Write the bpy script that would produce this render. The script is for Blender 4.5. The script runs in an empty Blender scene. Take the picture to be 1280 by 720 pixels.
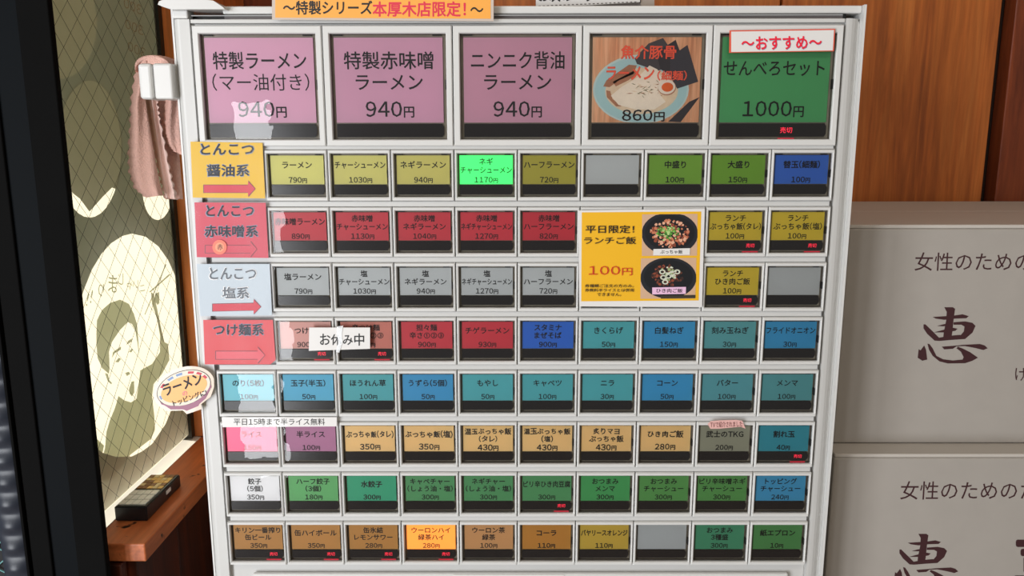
import bpy, math, random
from mathutils import Vector, Matrix, Euler
from mathutils.geometry import tessellate_polygon
random.seed(7)
S = bpy.context.scene
# ---------------------------------------------------------------- camera
F = 1000.0
CP = Vector((-0.002734, -0.550066, 1.428486))
CR = Euler((1.384137, 0.001051, 0.001816), 'XYZ')
cd = bpy.data.cameras.new('camera'); cd.sensor_width = 36; cd.lens = F / 1280 * 36; cd.clip_start = .01
cam = bpy.data.objects.new('camera', cd); S.collection.objects.link(cam)
cam.location = CP; cam.rotation_euler = CR; S.camera = cam
# ---------------------------------------------------------------- world, lights, exposure
W = bpy.data.worlds.new('world'); S.world = W; W.use_nodes = True
W.node_tree.nodes['Background'].inputs[0].default_value = (1.0, .93, .84, 1)
W.node_tree.nodes['Background'].inputs[1].default_value = .21
SUN = Vector((1, -.25, -.62)).normalized()
sl = bpy.data.lights.new('sun', 'SUN'); sl.energy = 5.4; sl.angle = .006; sl.color = (1, .93, .78)
so = bpy.data.objects.new('sun', sl); S.collection.objects.link(so); so.location = (-2, .6, 3)
so.rotation_euler = SUN.to_track_quat('-Z', 'Y').to_euler()
def area(name, loc, target, sx, sy, power, col):
    l = bpy.data.lights.new(name, 'AREA'); l.shape = 'RECTANGLE'; l.size = sx; l.size_y = sy; l.energy = power; l.color = col
    o = bpy.data.objects.new(name, l); S.collection.objects.link(o); o.location = loc
    o.rotation_euler = (Vector(target) - Vector(loc)).to_track_quat('-Z', 'Y').to_euler()
    return o
# daylight through the open shop door, left and behind the camera (three glazed bays)
area('doorway_daylight', (-1.02, -1.55, 1.10), (-.25, 0, 1.2), .26, 1.5, 15, (.95, .97, 1))
area('doorway_daylight', (-1.50, -1.42, 1.15), (-.1, 0, 1.2), .45, 1.6, 22, (.95, .97, 1))
area('doorway_daylight', (-.70, -1.62, 1.02), (-.25, 0, 1.2), .10, 1.0, 3.5, (.95, .97, 1))
area('ceiling_lamp', (.15, -1.1, 2.35), (.1, 0, 1.2), .9, .3, 4.5, (1, .90, .76))
S.view_settings.view_transform = 'Standard'; S.view_settings.look = 'None'
S.view_settings.exposure = 0.0; S.view_settings.gamma = 1; S.view_settings.use_curve_mapping = False
# ---------------------------------------------------------------- helpers
RM = CR.to_matrix()
def ray(x, y): return RM @ Vector(((x - 640) / F, -(y - 360) / F, -1))
def at(x, y, Y=0.0, axis=1):
    d = ray(x, y); t = (Y - CP[axis]) / d[axis]; return CP + d * t
def lin(c): return c / 12.92 if c <= .04045 else ((c + .055) / 1.055) ** 2.4
def rgb(r, g, b, k=1.0): return (lin(r / 255) * k, lin(g / 255) * k, lin(b / 255) * k, 1)
MATS = {}
def mat(name, col, rough=.5, metal=0, emit=0, spec=.5, noise=0, nscale=40, bump=0, bscale=200, coat=0, ecol=None):
    if name in MATS: return MATS[name]
    m = bpy.data.materials.new(name); m.use_nodes = True; n = m.node_tree.nodes; l = m.node_tree.links
    p = n['Principled BSDF']; p.inputs['Base Color'].default_value = col; p.inputs['Roughness'].default_value = rough
    p.inputs['Metallic'].default_value = metal; p.inputs['Specular IOR Level'].default_value = spec
    p.inputs['Coat Weight'].default_value = coat
    tc = n.new('ShaderNodeTexCoord')
    if emit:
        p.inputs['Emission Color'].default_value = ecol or col; p.inputs['Emission Strength'].default_value = emit
    if noise:
        t = n.new('ShaderNodeTexNoise'); t.inputs['Scale'].default_value = nscale; t.inputs['Detail'].default_value = 6
        l.new(tc.outputs['Object'], t.inputs['Vector'])
        mx = n.new('ShaderNodeMix'); mx.data_type = 'RGBA'
        mx.inputs[6].default_value = [c * (1 - noise) for c in col[:3]] + [1]; mx.inputs[7].default_value = [min(1, c * (1 + noise)) for c in col[:3]] + [1]
        l.new(t.outputs[0], mx.inputs[0]); l.new(mx.outputs[2], p.inputs['Base Color'])
    if bump:
        t = n.new('ShaderNodeTexNoise'); t.inputs['Scale'].default_value = bscale
        l.new(tc.outputs['Object'], t.inputs['Vector'])
        b = n.new('ShaderNodeBump'); b.inputs['Strength'].default_value = bump; b.inputs['Distance'].default_value = .001
        l.new(t.outputs[0], b.inputs['Height']); l.new(b.outputs[0], p.inputs['Normal'])
    MATS[name] = m; return m
def wood(name, c1, c2, c3, axis='Z', scale=1.0, rough=.45, knots=False):
    m = bpy.data.materials.new(name); m.use_nodes = True; n = m.node_tree.nodes; l = m.node_tree.links
    p = n['Principled BSDF']; p.inputs['Roughness'].default_value = rough
    g = n.new('ShaderNodeNewGeometry'); mp = n.new('ShaderNodeMapping')
    s = {'Z': (18, 18, 1.2), 'Y': (18, 1.2, 18)}[axis]; mp.inputs['Scale'].default_value = [v * scale for v in s]
    l.new(g.outputs['Position'], mp.inputs['Vector'])
    a = n.new('ShaderNodeTexNoise'); a.inputs['Scale'].default_value = 3; a.inputs['Detail'].default_value = 8; a.inputs['Roughness'].default_value = .65; a.inputs['Distortion'].default_value = .6
    l.new(mp.outputs[0], a.inputs['Vector'])
    r = n.new('ShaderNodeValToRGB'); r.color_ramp.elements[0].position = .3; r.color_ramp.elements[0].color = c1
    r.color_ramp.elements[1].position = .72; r.color_ramp.elements[1].color = c3
    e = r.color_ramp.elements.new(.5); e.color = c2
    l.new(a.outputs[0], r.inputs[0]); out = r.outputs[0]
    w = n.new('ShaderNodeTexNoise'); w.inputs['Scale'].default_value = 14; w.inputs['Detail'].default_value = 4; l.new(mp.outputs[0], w.inputs['Vector'])
    rr = n.new('ShaderNodeMapRange'); rr.inputs[1].default_value = .35; rr.inputs[2].default_value = .7; rr.inputs[3].default_value = .82; rr.inputs[4].default_value = 1.08; l.new(w.outputs[0], rr.inputs[0])
    mx = n.new('ShaderNodeMix'); mx.data_type = 'RGBA'; mx.blend_type = 'MULTIPLY'; mx.inputs[0].default_value = 1
    l.new(out, mx.inputs[6]); l.new(rr.outputs[0], mx.inputs[7]); out = mx.outputs[2]
    if knots:
        v = n.new('ShaderNodeTexNoise'); v.inputs['Scale'].default_value = 95; v.inputs['Detail'].default_value = 3; l.new(g.outputs['Position'], v.inputs['Vector'])
        k = n.new('ShaderNodeValToRGB'); k.color_ramp.elements[0].position = .66; k.color_ramp.elements[1].position = .72
        k.color_ramp.elements[0].color = (0, 0, 0, 1); l.new(v.outputs[0], k.inputs[0])
        m2 = n.new('ShaderNodeMix'); m2.data_type = 'RGBA'; m2.inputs[7].default_value = (.02, .008, .004, 1)
        l.new(k.outputs[0], m2.inputs[0]); l.new(out, m2.inputs[6]); out = m2.outputs[2]
    l.new(out, p.inputs['Base Color'])
    b = n.new('ShaderNodeBump'); b.inputs['Strength'].default_value = .3; b.inputs['Distance'].default_value = .0008
    l.new(a.outputs[0], b.inputs['Height']); l.new(b.outputs[0], p.inputs['Normal'])
    return m
def clear(name, tint, refl=1.0, rough=.03, bump=.15, base=.0):
    m = bpy.data.materials.new(name); m.use_nodes = True; n = m.node_tree.nodes; l = m.node_tree.links
    n.remove(n['Principled BSDF']); o = n['Material Output']
    t = n.new('ShaderNodeBsdfTransparent'); t.inputs[0].default_value = tint
    g = n.new('ShaderNodeBsdfGlossy'); g.inputs['Roughness'].default_value = rough
    f = n.new('ShaderNodeFresnel'); f.inputs[0].default_value = 1.5
    mu = n.new('ShaderNodeMath'); mu.operation = 'MULTIPLY_ADD'; mu.inputs[1].default_value = refl; mu.inputs[2].default_value = base
    l.new(f.outputs[0], mu.inputs[0]); x = n.new('ShaderNodeMixShader')
    l.new(mu.outputs[0], x.inputs[0]); l.new(t.outputs[0], x.inputs[1]); l.new(g.outputs[0], x.inputs[2]); l.new(x.outputs[0], o.inputs[0])
    tc = n.new('ShaderNodeTexCoord'); no = n.new('ShaderNodeTexNoise'); no.inputs['Scale'].default_value = 35
    l.new(tc.outputs['Object'], no.inputs['Vector'])
    b = n.new('ShaderNodeBump'); b.inputs['Strength'].default_value = bump; b.inputs['Distance'].default_value = .001
    l.new(no.outputs[0], b.inputs['Height']); l.new(b.outputs[0], g.inputs['Normal']); l.new(b.outputs[0], f.inputs['Normal'])
    return m
class MB:
    def __init__(s): s.v = []; s.f = []; s.mi = []; s.mats = []
    def m(s, mt):
        if mt not in s.mats: s.mats.append(mt)
        return s.mats.index(mt)
    def add(s, v, f, mt):
        b = len(s.v); i = s.m(mt); s.v += [tuple(p) for p in v]
        for q in f: s.f.append(tuple(k + b for k in q)); s.mi.append(i)
        return s
    def box(s, x0, x1, y0, y1, z0, z1, mt, bev=0):
        c = (( x0 + x1) / 2, (y0 + y1) / 2, (z0 + z1) / 2); h = ((x1 - x0) / 2, (y1 - y0) / 2, (z1 - z0) / 2)
        if not bev:
            v = [(c[0] + a * h[0], c[1] + b * h[1], c[2] + d * h[2]) for a in (-1, 1) for b in (-1, 1) for d in (-1, 1)]
            return s.add(v, [(0, 1, 3, 2), (4, 6, 7, 5), (0, 4, 5, 1), (2, 3, 7, 6), (0, 2, 6, 4), (1, 5, 7, 3)], mt)
        import bmesh
        bm = bmesh.new(); bmesh.ops.create_cube(bm, size=2)
        for q in bm.verts: q.co = Vector((c[0] + q.co.x * h[0], c[1] + q.co.y * h[1], c[2] + q.co.z * h[2]))
        bmesh.ops.bevel(bm, geom=list(bm.edges), offset=bev, segments=3, affect='EDGES', profile=.5)
        bm.verts.index_update(); s.add([q.co.copy() for q in bm.verts], [[w.index for w in fc.verts] for fc in bm.faces], mt); bm.free()
        return s
    def flat(s, loops, fn, mt):
        """loops: outer + holes of 2-D points; fn maps to 3-D"""
        vl = [[Vector((p[0], p[1], 0)) for p in lp] for lp in loops]
        tri = tessellate_polygon(vl); pts = [p for lp in loops for p in lp]
        return s.add([fn(*p) for p in pts], tri, mt)
    def tube(s, pts, r, mt, n=8, cap=True):
        pts = [Vector(p) for p in pts]; vs = []; fs = []; rr = r if isinstance(r, (list, tuple)) else [r] * len(pts)
        for i, p in enumerate(pts):
            d = (pts[min(i + 1, len(pts) - 1)] - pts[max(i - 1, 0)]).normalized(); q = d.to_track_quat('Z', 'Y')
            for k in range(n): vs.append(p + q @ Vector((rr[i] * math.cos(2 * math.pi * k / n), rr[i] * math.sin(2 * math.pi * k / n), 0)))
        for i in range(len(pts) - 1):
            for k in range(n): fs.append((i * n + k, i * n + (k + 1) % n, (i + 1) * n + (k + 1) % n, (i + 1) * n + k))
        if cap: fs += [tuple(range(n))[::-1], tuple(range((len(pts) - 1) * n, len(pts) * n))]
        return s.add(vs, fs, mt)
    def build(s, name, parent=None, smooth=False, **props):
        me = bpy.data.meshes.new(name); me.from_pydata(s.v, [], s.f); me.polygons.foreach_set('material_index', s.mi)
        if smooth: me.polygons.foreach_set('use_smooth', [True] * len(s.f))
        for q in s.mats: me.materials.append(q)
        me.update(); o = bpy.data.objects.new(name, me); S.collection.objects.link(o); o.parent = parent
        for k, q in props.items(): o[k] = q
        return o
def empty(name, loc, label, category, group=None):
    o = bpy.data.objects.new(name, None); S.collection.objects.link(o); o['label'] = label; o['category'] = category
    o.empty_display_size = .02
    if group: o['group'] = group
    return o
# ---------------------------------------------------------------- lettering (glyphs of the built-in font, turned into flat meshes)
GL = {}
def load_glyphs(strings):
    objs = []
    for w, s in strings:
        for ch in s:
            if ch in ' \n' or (ch, w) in GL: continue
            GL[(ch, w)] = None
            c = bpy.data.curves.new('glyph', 'FONT'); c.body = ch; c.size = 1; c.offset = w; c.resolution_u = 2; c.fill_mode = 'BOTH'
            o = bpy.data.objects.new('glyph', c); S.collection.objects.link(o); objs.append((ch, w, o))
    dg = bpy.context.evaluated_depsgraph_get(); dg.update()
    for ch, w, o in objs:
        me = o.evaluated_get(dg).to_mesh()
        vs = [(v.co.x, v.co.y) for v in me.vertices]; fs = [tuple(p.vertices) for p in me.polygons]
        GL[(ch, w)] = (vs, fs)
    for ch, w, o in objs:
        c = o.data; bpy.data.objects.remove(o); bpy.data.curves.remove(c)
EM = [1.0]
FW = {c: chr(ord(c) + 0xFEE0) for c in '0123456789TKGV'}
def layout(s, w, yen=.74, jit=0, gap=.0):
    out = []; x = 0
    for ch in s:
        if ch == ' ': x += .35; continue
        ch0 = ch; ch = FW.get(ch, ch); vs, fs = GL[(ch, 0.0)]
        if not vs: x += .5; continue
        x0 = min(v[0] for v in vs); x1 = max(v[0] for v in vs)
        cjk = ord(ch0) > 0x2000 and ch0 not in FW; sc = yen if ch == '円' else 1
        if cjk and ch in '（）': adv = .40; off = (.06 - x0) if ch == '（' else (.04 - x0)
        elif cjk: adv = EM[0] * sc; off = 0
        else: adv = (x1 - x0) + .10 + (.06 if ch0 == '1' else 0); off = .05 - x0 + (.03 if ch0 == '1' else 0)
        a = random.uniform(-jit, jit) * .5; k = 1 + random.uniform(-jit, jit); dy = random.uniform(-jit, jit) * .35
        cx, cy = (x0 + x1) / 2, .37
        q = []
        for vx, vy in vs:
            px, py = (vx - cx) * k, (vy - cy) * k
            px, py = px * math.cos(a) - py * math.sin(a) , px * math.sin(a) + py * math.cos(a)
            q.append(((px + cx) * sc + off * (1 if True else sc) + x, (py + cy) * sc + dy))
        out.append((q, fs)); x += adv + gap
    return out
def put(mb, s, cx, cy, size, maxw, fn, mt, w=0.0, jit=0, yen=.74, gap=0, fit=None, shear=0, rot=0, halo=None):
    L = layout(s, w, yen, jit, gap)
    if not L: return
    xs = [p[0] for q, _ in L for p in q]; ys = [p[1] for q, _ in L for p in q]
    x0, x1, y0, y1 = min(xs), max(xs), min(ys), max(ys)
    sx = sy = size
    if fit: sx = fit[0] / (x1 - x0); sy = fit[1] / (y1 - y0); my = (y0 + y1) / 2
    else:
        my = .37
        if (x1 - x0) * sx > maxw: sx = maxw / (x1 - x0)
    mx = (x0 + x1) / 2; ca, sa = math.cos(rot), math.sin(rot)
    for q, fs in L:
        pts = []
        for px, py in q:
            a = (px - mx) * sx; b = (py - my) * sy; a += b * shear
            pts.append((cx + a * ca - b * sa, cy + a * sa + b * ca))
        e = w * .62; offs = [(0, 0)] if w < .005 else ([(-e, 0), (e, 0), (0, e), (0, -e)] if w < .03 else [(e * math.cos(t * .785), e * math.sin(t * .785)) for t in range(8)])
        for i, (ox, oy) in enumerate(offs):
            dv = Vector((0, -4e-6 * (i + 1) if len(offs) > 1 else 0, 0))  # each ink pass a hair proud of the last
            mb.add([Vector(fn(px + ox * sx, py + oy * sy)) + dv for px, py in pts], fs, mt)
# ---------------------------------------------------------------- grid of the button board
P = .043; RP = .038729; LP = .0809; Z0 = 1.42
def rowz(v): return Z0 - v * RP
# each button: (row, col, [lines], price, colour, options)
R_ = (196, 50, 64); T1 = (82, 172, 178); T2 = (60, 154, 200); GY = (184, 188, 188); TAN = (236, 194, 130); G1 = (82, 150, 96); BR = (182, 130, 62)
B = [
 (0,1,['ラーメン'],'790',(212,208,120),''),(0,2,['チャーシューメン'],'1030',(206,200,115),''),(0,3,['ネギラーメン'],'940',(198,190,105),''),
 (0,4,['ネギ','チャーシューメン'],'1170',(70,240,115),'lit'),(0,5,['ハーフラーメン'],'720',(168,160,62),''),(0,6,[],'',GY,''),
 (0,7,['中盛り'],'100',(120,165,60),'b'),(0,8,['大盛り'],'150',(112,158,52),'b'),(0,9,['替玉（細麺）'],'100',(58,108,196),'b'),
 (1,1,['赤味噌ラーメン'],'890',R_,''),(1,2,['赤味噌','チャーシューメン'],'1130',R_,''),(1,3,['赤味噌','ネギラーメン'],'1040',R_,''),
 (1,4,['赤味噌','ネギチャーシューメン'],'1270',R_,''),(1,5,['赤味噌','ハーフラーメン'],'820',R_,''),(1,6,[],'',GY,''),(1,7,[],'',GY,''),
 (1,8,['ランチ','ぶっちゃ飯（タレ）'],'100',(208,184,58),'led'),(1,9,['ランチ','ぶっちゃ飯（塩）'],'100',(208,184,58),'led'),
 (2,1,['塩ラーメン'],'790',GY,''),(2,2,['塩','チャーシューメン'],'1030',GY,''),(2,3,['塩','ネギラーメン'],'940',GY,''),
 (2,4,['塩','ネギチャーシューメン'],'1270',GY,''),(2,5,['塩','ハーフラーメン'],'720',GY,''),(2,6,[],'',GY,''),(2,7,[],'',GY,''),
 (2,8,['ランチ','ひき肉ご飯'],'100',(208,184,58),'led'),(2,9,[],'',GY,''),
 (3,1,['つけ麺'],'900',(214,160,150),'led'),(3,2,['辛つけ麺','辛さ①②③'],'950',(200,120,105),'led'),(3,3,['担々麺','辛さ①②③'],'900',R_,''),
 (3,4,['チゲラーメン'],'930',R_,''),(3,5,['スタミナ','まぜそば'],'900',(44,104,196),'b'),(3,6,['きくらげ'],'50',T1,''),(3,7,['白髪ねぎ'],'150',T2,''),
 (3,8,['刻み玉ねぎ'],'30',(94,164,168),''),(3,9,['フライドオニオン'],'30',T2,''),
 (4,0,['のり（5枚）'],'100',(120,200,212),''),(4,1,['玉子（半玉）'],'50',(85,175,205),''),(4,2,['ほうれん草'],'100',T1,''),(4,3,['うずら（5個）'],'50',T2,''),
 (4,4,['もやし'],'50',T1,''),(4,5,['キャベツ'],'100',T1,''),(4,6,['ニラ'],'30',T1,''),(4,7,['コーン'],'50',T2,''),(4,8,['バター'],'100',(94,164,172),''),(4,9,['メンマ'],'100',(94,164,168),''),
 (5,0,['ライス'],'150',(255,110,145),'lit2'),(5,1,['半ライス'],'100',(178,118,152),''),(5,2,['ぶっちゃ飯（タレ）'],'350',TAN,'hand'),(5,3,['ぶっちゃ飯（塩）'],'350',TAN,'hand'),
 (5,4,['温玉ぶっちゃ飯','（タレ）'],'430',TAN,'hand'),(5,5,['温玉ぶっちゃ飯','（塩）'],'430',TAN,'hand'),(5,6,['炙りマヨ','ぶっちゃ飯'],'430',TAN,'hand'),
 (5,7,['ひき肉ご飯'],'280',TAN,'hand'),(5,8,['武士のTKG'],'200',(150,150,130),'b'),(5,9,['割れ玉'],'40',(56,152,168),'b led'),
 (6,0,['餃子','（5個）'],'350',(232,230,230),''),(6,1,['ハーフ餃子','（3個）'],'180',(98,172,104),''),(6,2,['水餃子'],'300',(50,158,118),'b'),
 (6,3,['キャベチャー','（しょう油・塩）'],'300',G1,''),(6,4,['ネギチャー','（しょう油・塩）'],'300',G1,''),(6,5,['ピリ辛ひき肉豆腐'],'300',G1,'led'),
 (6,6,['おつまみ','メンマ'],'300',(72,160,92),''),(6,7,['おつまみ','チャーシュー'],'300',(92,156,84),''),(6,8,['ピリ辛味噌ネギ','チャーシュー'],'300',(92,156,84),''),(6,9,['トッピング','チャーシュー'],'240',(70,156,196),''),
 (7,0,['キリン一番搾り','缶ビール'],'350',BR,'led'),(7,1,['缶ハイボール'],'350',BR,'led'),(7,2,['缶氷結','レモンサワー'],'280',BR,'led'),
 (7,3,['ウーロンハイ','緑茶ハイ'],'280',(255,150,60),'lit led'),(7,4,['ウーロン茶','緑茶'],'100',(200,150,98),''),(7,5,['コーラ'],'110',(184,128,52),'b'),
 (7,6,['バヤリースオレンジ'],'110',(196,166,66),'b'),(7,7,[],'',(176,180,180),''),(7,8,['おつまみ','3種盛'],'300',(72,146,110),''),(7,9,['紙エプロン'],'10',(84,146,84),'b'),
]
LARGE = [(['特製ラーメン','（マー油付き）'],'940',(208,158,182),''),(['特製赤味噌','ラーメン'],'940',(200,150,174),''),(['ニンニク背油','ラーメン'],'940',(192,142,162),''),  # one pink, painted darker card by card as daylight falls off rightwards
 ([],'',(190,140,100),'photo'),(['せんべろセット'],'1000',(78,158,100),'led')]
EXTRA = '〜特製シリーズ本厚木店限定！とんこつ醤油系赤味噌塩つけ麺平日ご飯ランチ100円時まで半ライス無料ぶっちゃひき肉おすめ休み中券種類ご注文の方のみ。は併用できません売切魚介豚骨ラーメン（細麺）860女性のためのたけ喜恵!!りじゃいニお次のーTVで紹介されまし15トッピングに本日販売中のメニューは,30'
allc = ''.join(''.join(b[2]) + b[3] for b in B) + ''.join(''.join(b[0]) + b[1] for b in LARGE) + EXTRA + '円'
load_glyphs([(0.0, allc + ''.join(FW.values()))])
# ---------------------------------------------------------------- materials
enamel = mat('white_enamel', rgb(200, 200, 198), .34, noise=.035, nscale=14, bump=.05, bscale=60)
enamel2 = mat('white_enamel_edge', rgb(212, 212, 210), .3)
seam = mat('dark_seam', rgb(84, 84, 84), .6)
groove = mat('panel_groove', rgb(160, 162, 162), .5)
rimm = mat('smoky_plastic_rim', rgb(146, 138, 122), .3, noise=.25, nscale=120)
rimin = mat('smoky_plastic_edge', rgb(96, 88, 78), .3)
dispm = mat('display_black', rgb(38, 36, 38), .18)
inkm = mat('printed_ink', rgb(14, 14, 18), .6)
inkh = mat('marker_ink', rgb(16, 16, 18), .5)
dark = mat('black_slot', rgb(14, 14, 14), .6)
ledm = mat('red_led', (.9, .02, .05, 1), .4, emit=1.2, ecol=(1, .03, .07, 1))
ledg = mat('red_led_glow', (.6, .02, .05, 1), .4, emit=.3, ecol=(1, .03, .07, 1))
cover = clear('clear_cover', (1, 1, 1, 1), 1.0, .0, .12)
woodw = wood('wall_timber', rgb(140, 70, 28), rgb(190, 104, 42), rgb(216, 130, 60), 'Z', 1.0, .5)
woodd = wood('dark_timber', rgb(46, 18, 8), rgb(88, 36, 16), rgb(110, 48, 22), 'Z', 1.3, .5)
woodp = wood('post_timber', rgb(206, 112, 52), rgb(226, 130, 64), rgb(238, 144, 76), 'Z', 1.0, .5)
woods = wood('sill_timber', rgb(176, 92, 50), rgb(208, 116, 66), rgb(226, 134, 80), 'Y', 1.0, .4, knots=True)
blackm = mat('black_aluminium', rgb(11, 11, 11), .7, spec=.04, noise=.2, nscale=30)
blackb = mat('black_aluminium_groove', rgb(6, 10, 14), .6, spec=.06)
paperw = mat('white_paper', rgb(226, 224, 222), .35, coat=.3)
floorm = mat('floor_tile', rgb(110, 100, 92), .4, noise=.1)
plaster = mat('ceiling_plaster', rgb(190, 182, 170), .8, noise=.03)
# ---------------------------------------------------------------- room shell
MB().box(-2.4, 2.4, -3, .42, -.06, 0, floorm).build('floor', kind='structure')
MB().box(-1.2, 2.4, -3, .42, 2.45, 2.51, plaster).build('ceiling', kind='structure')
WY = .30
wb = MB().box(-.358, 2.4, WY + .022, WY + .06, 0, 2.45, mat('wall_backing', rgb(40, 20, 12), .8)).build('wall_back', kind='structure')
xs = at(977, 5, WY).x; xg = at(1249, 100, WY).x
bd = [-.358, -.205, .085, xs, xg - .004]
k = .0012
edges = list(zip(bd[:-1], bd[1:])) + [(xg + .008, xg + .26), (xg + .262, xg + .5), (xg + .502, xg + .76), (xg + .762, 2.4)]
for a, b in edges:
    MB().box(a + k, b - k, WY, WY + .0215, 0.003, 2.447, woodw if a > -.3 and a < xg else wood('red_timber', rgb(98, 42, 20), rgb(134, 62, 30), rgb(152, 76, 38), 'Z', 1.1), .0015).build('plank', wb)
GX = -.326; SZ = 1.132
# lower left wall of dark boards under the sill
wl = MB().box(GX - .03, -.30, .006, WY - .001, .001, SZ - .016, woodd).build('wall_left', kind='structure')
for i in range(4):
    y0 = .008 + i * .0725; MB().box(-.2995, -.289, y0, y0 + .071, .003, SZ - .0165, woodd, .001).build('plank', wl)
for i in range(2):
    x0 = GX - .028 + i * .03; MB().box(x0, x0 + .0285, -.004, .0055, .003, SZ - .0165, woodd, .001).build('plank', wl)
# timber sill
MB().box(GX - .03, -.2765, -.0025, WY - .002, SZ - .0145, SZ, woods, .0012).build('trim_1', kind='structure', label='thick varnished timber sill with dark burn marks under the wired glass window')
# timber post at the far end of the glass
MB().box(GX - .03, -.2755, .2125, WY - .001, SZ + .0005, 2.448, woodp, .0015).build('trim_2', kind='structure', label='orange timber post between the window and the machine')
# ---------------------------------------------------------------- window: wired frosted glass with cut film outside
win = MB().box(GX - .014, GX + .0088, -.015, .2125, SZ + .0001, SZ + .0006, mat('painted_sun_strip', rgb(250, 249, 244), .4)).build('window_1', kind='structure')  # added pale strip, the sun band on the sill painted as near-white
MB().box(GX - .010, GX + .003, .2045, .212, SZ + .002, 2.447, mat('olive_window_bead', rgb(38, 34, 26), .5)).build('side_bead', win)
def glassmat():
    m = bpy.data.materials.new('frosted_wired_glass'); m.use_nodes = True; n = m.node_tree.nodes; l = m.node_tree.links
    n.remove(n['Principled BSDF']); o = n['Material Output']
    t = n.new('ShaderNodeBsdfTranslucent'); t.inputs[0].default_value = (.86, .84, .72, 1)
    d = n.new('ShaderNodeBsdfDiffuse'); d.inputs[0].default_value = (.095, .098, .08, 1)
    a = n.new('ShaderNodeAddShader'); g = n.new('ShaderNodeBsdfGlossy'); g.inputs['Roughness'].default_value = .25
    x = n.new('ShaderNodeMixShader'); x.inputs[0].default_value = .04
    tc = n.new('ShaderNodeTexCoord'); no = n.new('ShaderNodeTexNoise'); no.inputs['Scale'].default_value = 60
    l.new(tc.outputs['Object'], no.inputs['Vector']); mx = n.new('ShaderNodeMix'); mx.data_type = 'RGBA'
    mx.inputs[6].default_value = (.80, .78, .65, 1); mx.inputs[7].default_value = (.9, .88, .76, 1); l.new(no.outputs[0], mx.inputs[0]); l.new(mx.outputs[2], t.inputs[0])
    l.new(t.outputs[0], a.inputs[0]); l.new(d.outputs[0], a.inputs[1]); l.new(a.outputs[0], x.inputs[1]); l.new(g.outputs[0], x.inputs[2]); l.new(x.outputs[0], o.inputs[0])
    return m
pane = MB().flat([[(-.0155, SZ + .006), (.212, SZ + .006), (.212, 2.447), (-.0155, 2.447)]], lambda y, z: (GX, y, z), glassmat()).build('pane', win)
wire = mat('glass_wire', rgb(84, 80, 62), .5)
mb = MB(); D = .0225
def clipline(y0, z0, sgn):
    # 45 degree wire clipped to the pane
    lo, hi = -.0150, .205; pts = []
    za, zb = z0 + sgn * (lo - y0), z0 + sgn * (hi - y0)
    a, b = (lo, za), (hi, zb)
    def cl(p, q):
        (y, z), (y2, z2) = p, q
        for lim in (SZ + .008, 1.75):
            if (z - lim) * (z2 - lim) < 0 and ((lim < 1.3 and z < lim) or (lim > 1.3 and z > lim)):
                t = (lim - z) / (z2 - z); y, z = y + (y2 - y) * t, lim
        return (y, z)
    a2 = cl(a, b); b2 = cl(b, a)
    if a2[1] < SZ + .0079 or b2[1] < SZ + .0079 or a2[1] > 1.7501 or b2[1] > 1.7501: return
    mb.tube([(GX + .0008, a2[0], a2[1]), (GX + .0008, b2[0], b2[1])], .00017, wire, 4)
for i in range(-14, 45):
    clipline(0, SZ + i * D, 1); clipline(0, SZ + i * D, -1)
mb.build('wire_mesh', win, kind='stuff')
FX = GX - .022
def fpt(px, py, X=FX):
    """where the sun ray that lands at this point of the glass crosses the outer film"""
    q = at(px, py, GX, 0); t = (GX - X) / SUN.x; q = q - SUN * t; return (q.y, q.z)
def filmmat(name, col):
    m = bpy.data.materials.new(name); m.use_nodes = True; n = m.node_tree.nodes; l = m.node_tree.links
    n.remove(n['Principled BSDF']); t = n.new('ShaderNodeBsdfTransparent'); t.inputs[0].default_value = col
    d = n.new('ShaderNodeBsdfDiffuse'); d.inputs[0].default_value = (.08, .075, .05, 1); a = n.new('ShaderNodeAddShader')
    l.new(t.outputs[0], a.inputs[0]); l.new(d.outputs[0], a.inputs[1]); l.new(a.outputs[0], n['Material Output'].inputs[0]); return m
film = filmmat('olive_shop_film', (.058, .066, .052, 1)); film2 = filmmat('amber_shop_film', (.095, .095, .068, 1)); film3 = filmmat('pale_shop_film', (.22, .235, .155, 1))
def ell(cx, cy, rx, ry, n=36, a0=0, a1=2 * math.pi): return [(cx + rx * math.cos(a0 + (a1 - a0) * i / n), cy + ry * math.sin(a0 + (a1 - a0) * i / n)) for i in range(n)]
disc = [(165,292),(153,295),(139,304),(127,317),(115,337),(105,362),(96,392),(90,430),(90,480),(98,520),(112,552),(128,566),(145,571),(165,570.5),(178,564),(190,555),(207,530),(219,500),(228,465),(232,435),(231,400),(225,365),(219,345),(210,325),(198,308),(182,296)]
discB = ell(112, 186, 40, 86); discC = ell(197, 236, 19, 39)
discA = ell(78, 28, 43, 70)
def fx(X): return lambda y, z: (X, y, z)
pp = lambda lp, X=FX: [(max(-.0150, y), z) for y, z in [fpt(a, b, X) for a, b in lp]]
MB().flat([[(-.0155, SZ + .0200), (.30, SZ + .0200), (.30, 2.44), (-.0155, 2.44)], pp(disc), pp(discB), pp(discC), pp(discA)], fx(FX), film).build('outer_film', win, label='olive film with round cut-outs stuck on the outside of the glass')
MB().flat([pp(discA)], fx(FX), film2).build('film_disc', win)
bcut = [p for p in ell(112, 186, 40.6, 87, 72) if p[1] < 238] + [(140, 234), (128, 246), (112, 264), (100, 248), (85, 236)]
bcut.sort(key=lambda p: math.atan2(p[1] - 190, p[0] - 112))
MB().flat([pp(bcut)], fx(FX - .0005), film2).build('film_disc', win)
MB().flat([pp([p for p in ell(197, 236, 19.4, 39.6, 60) if p[1] < 246])], fx(FX - .0005), film2).build('film_disc', win)
c1 = lambda L: [(90 + a / 4, 280 + b / 4) for a, b in L]
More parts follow.
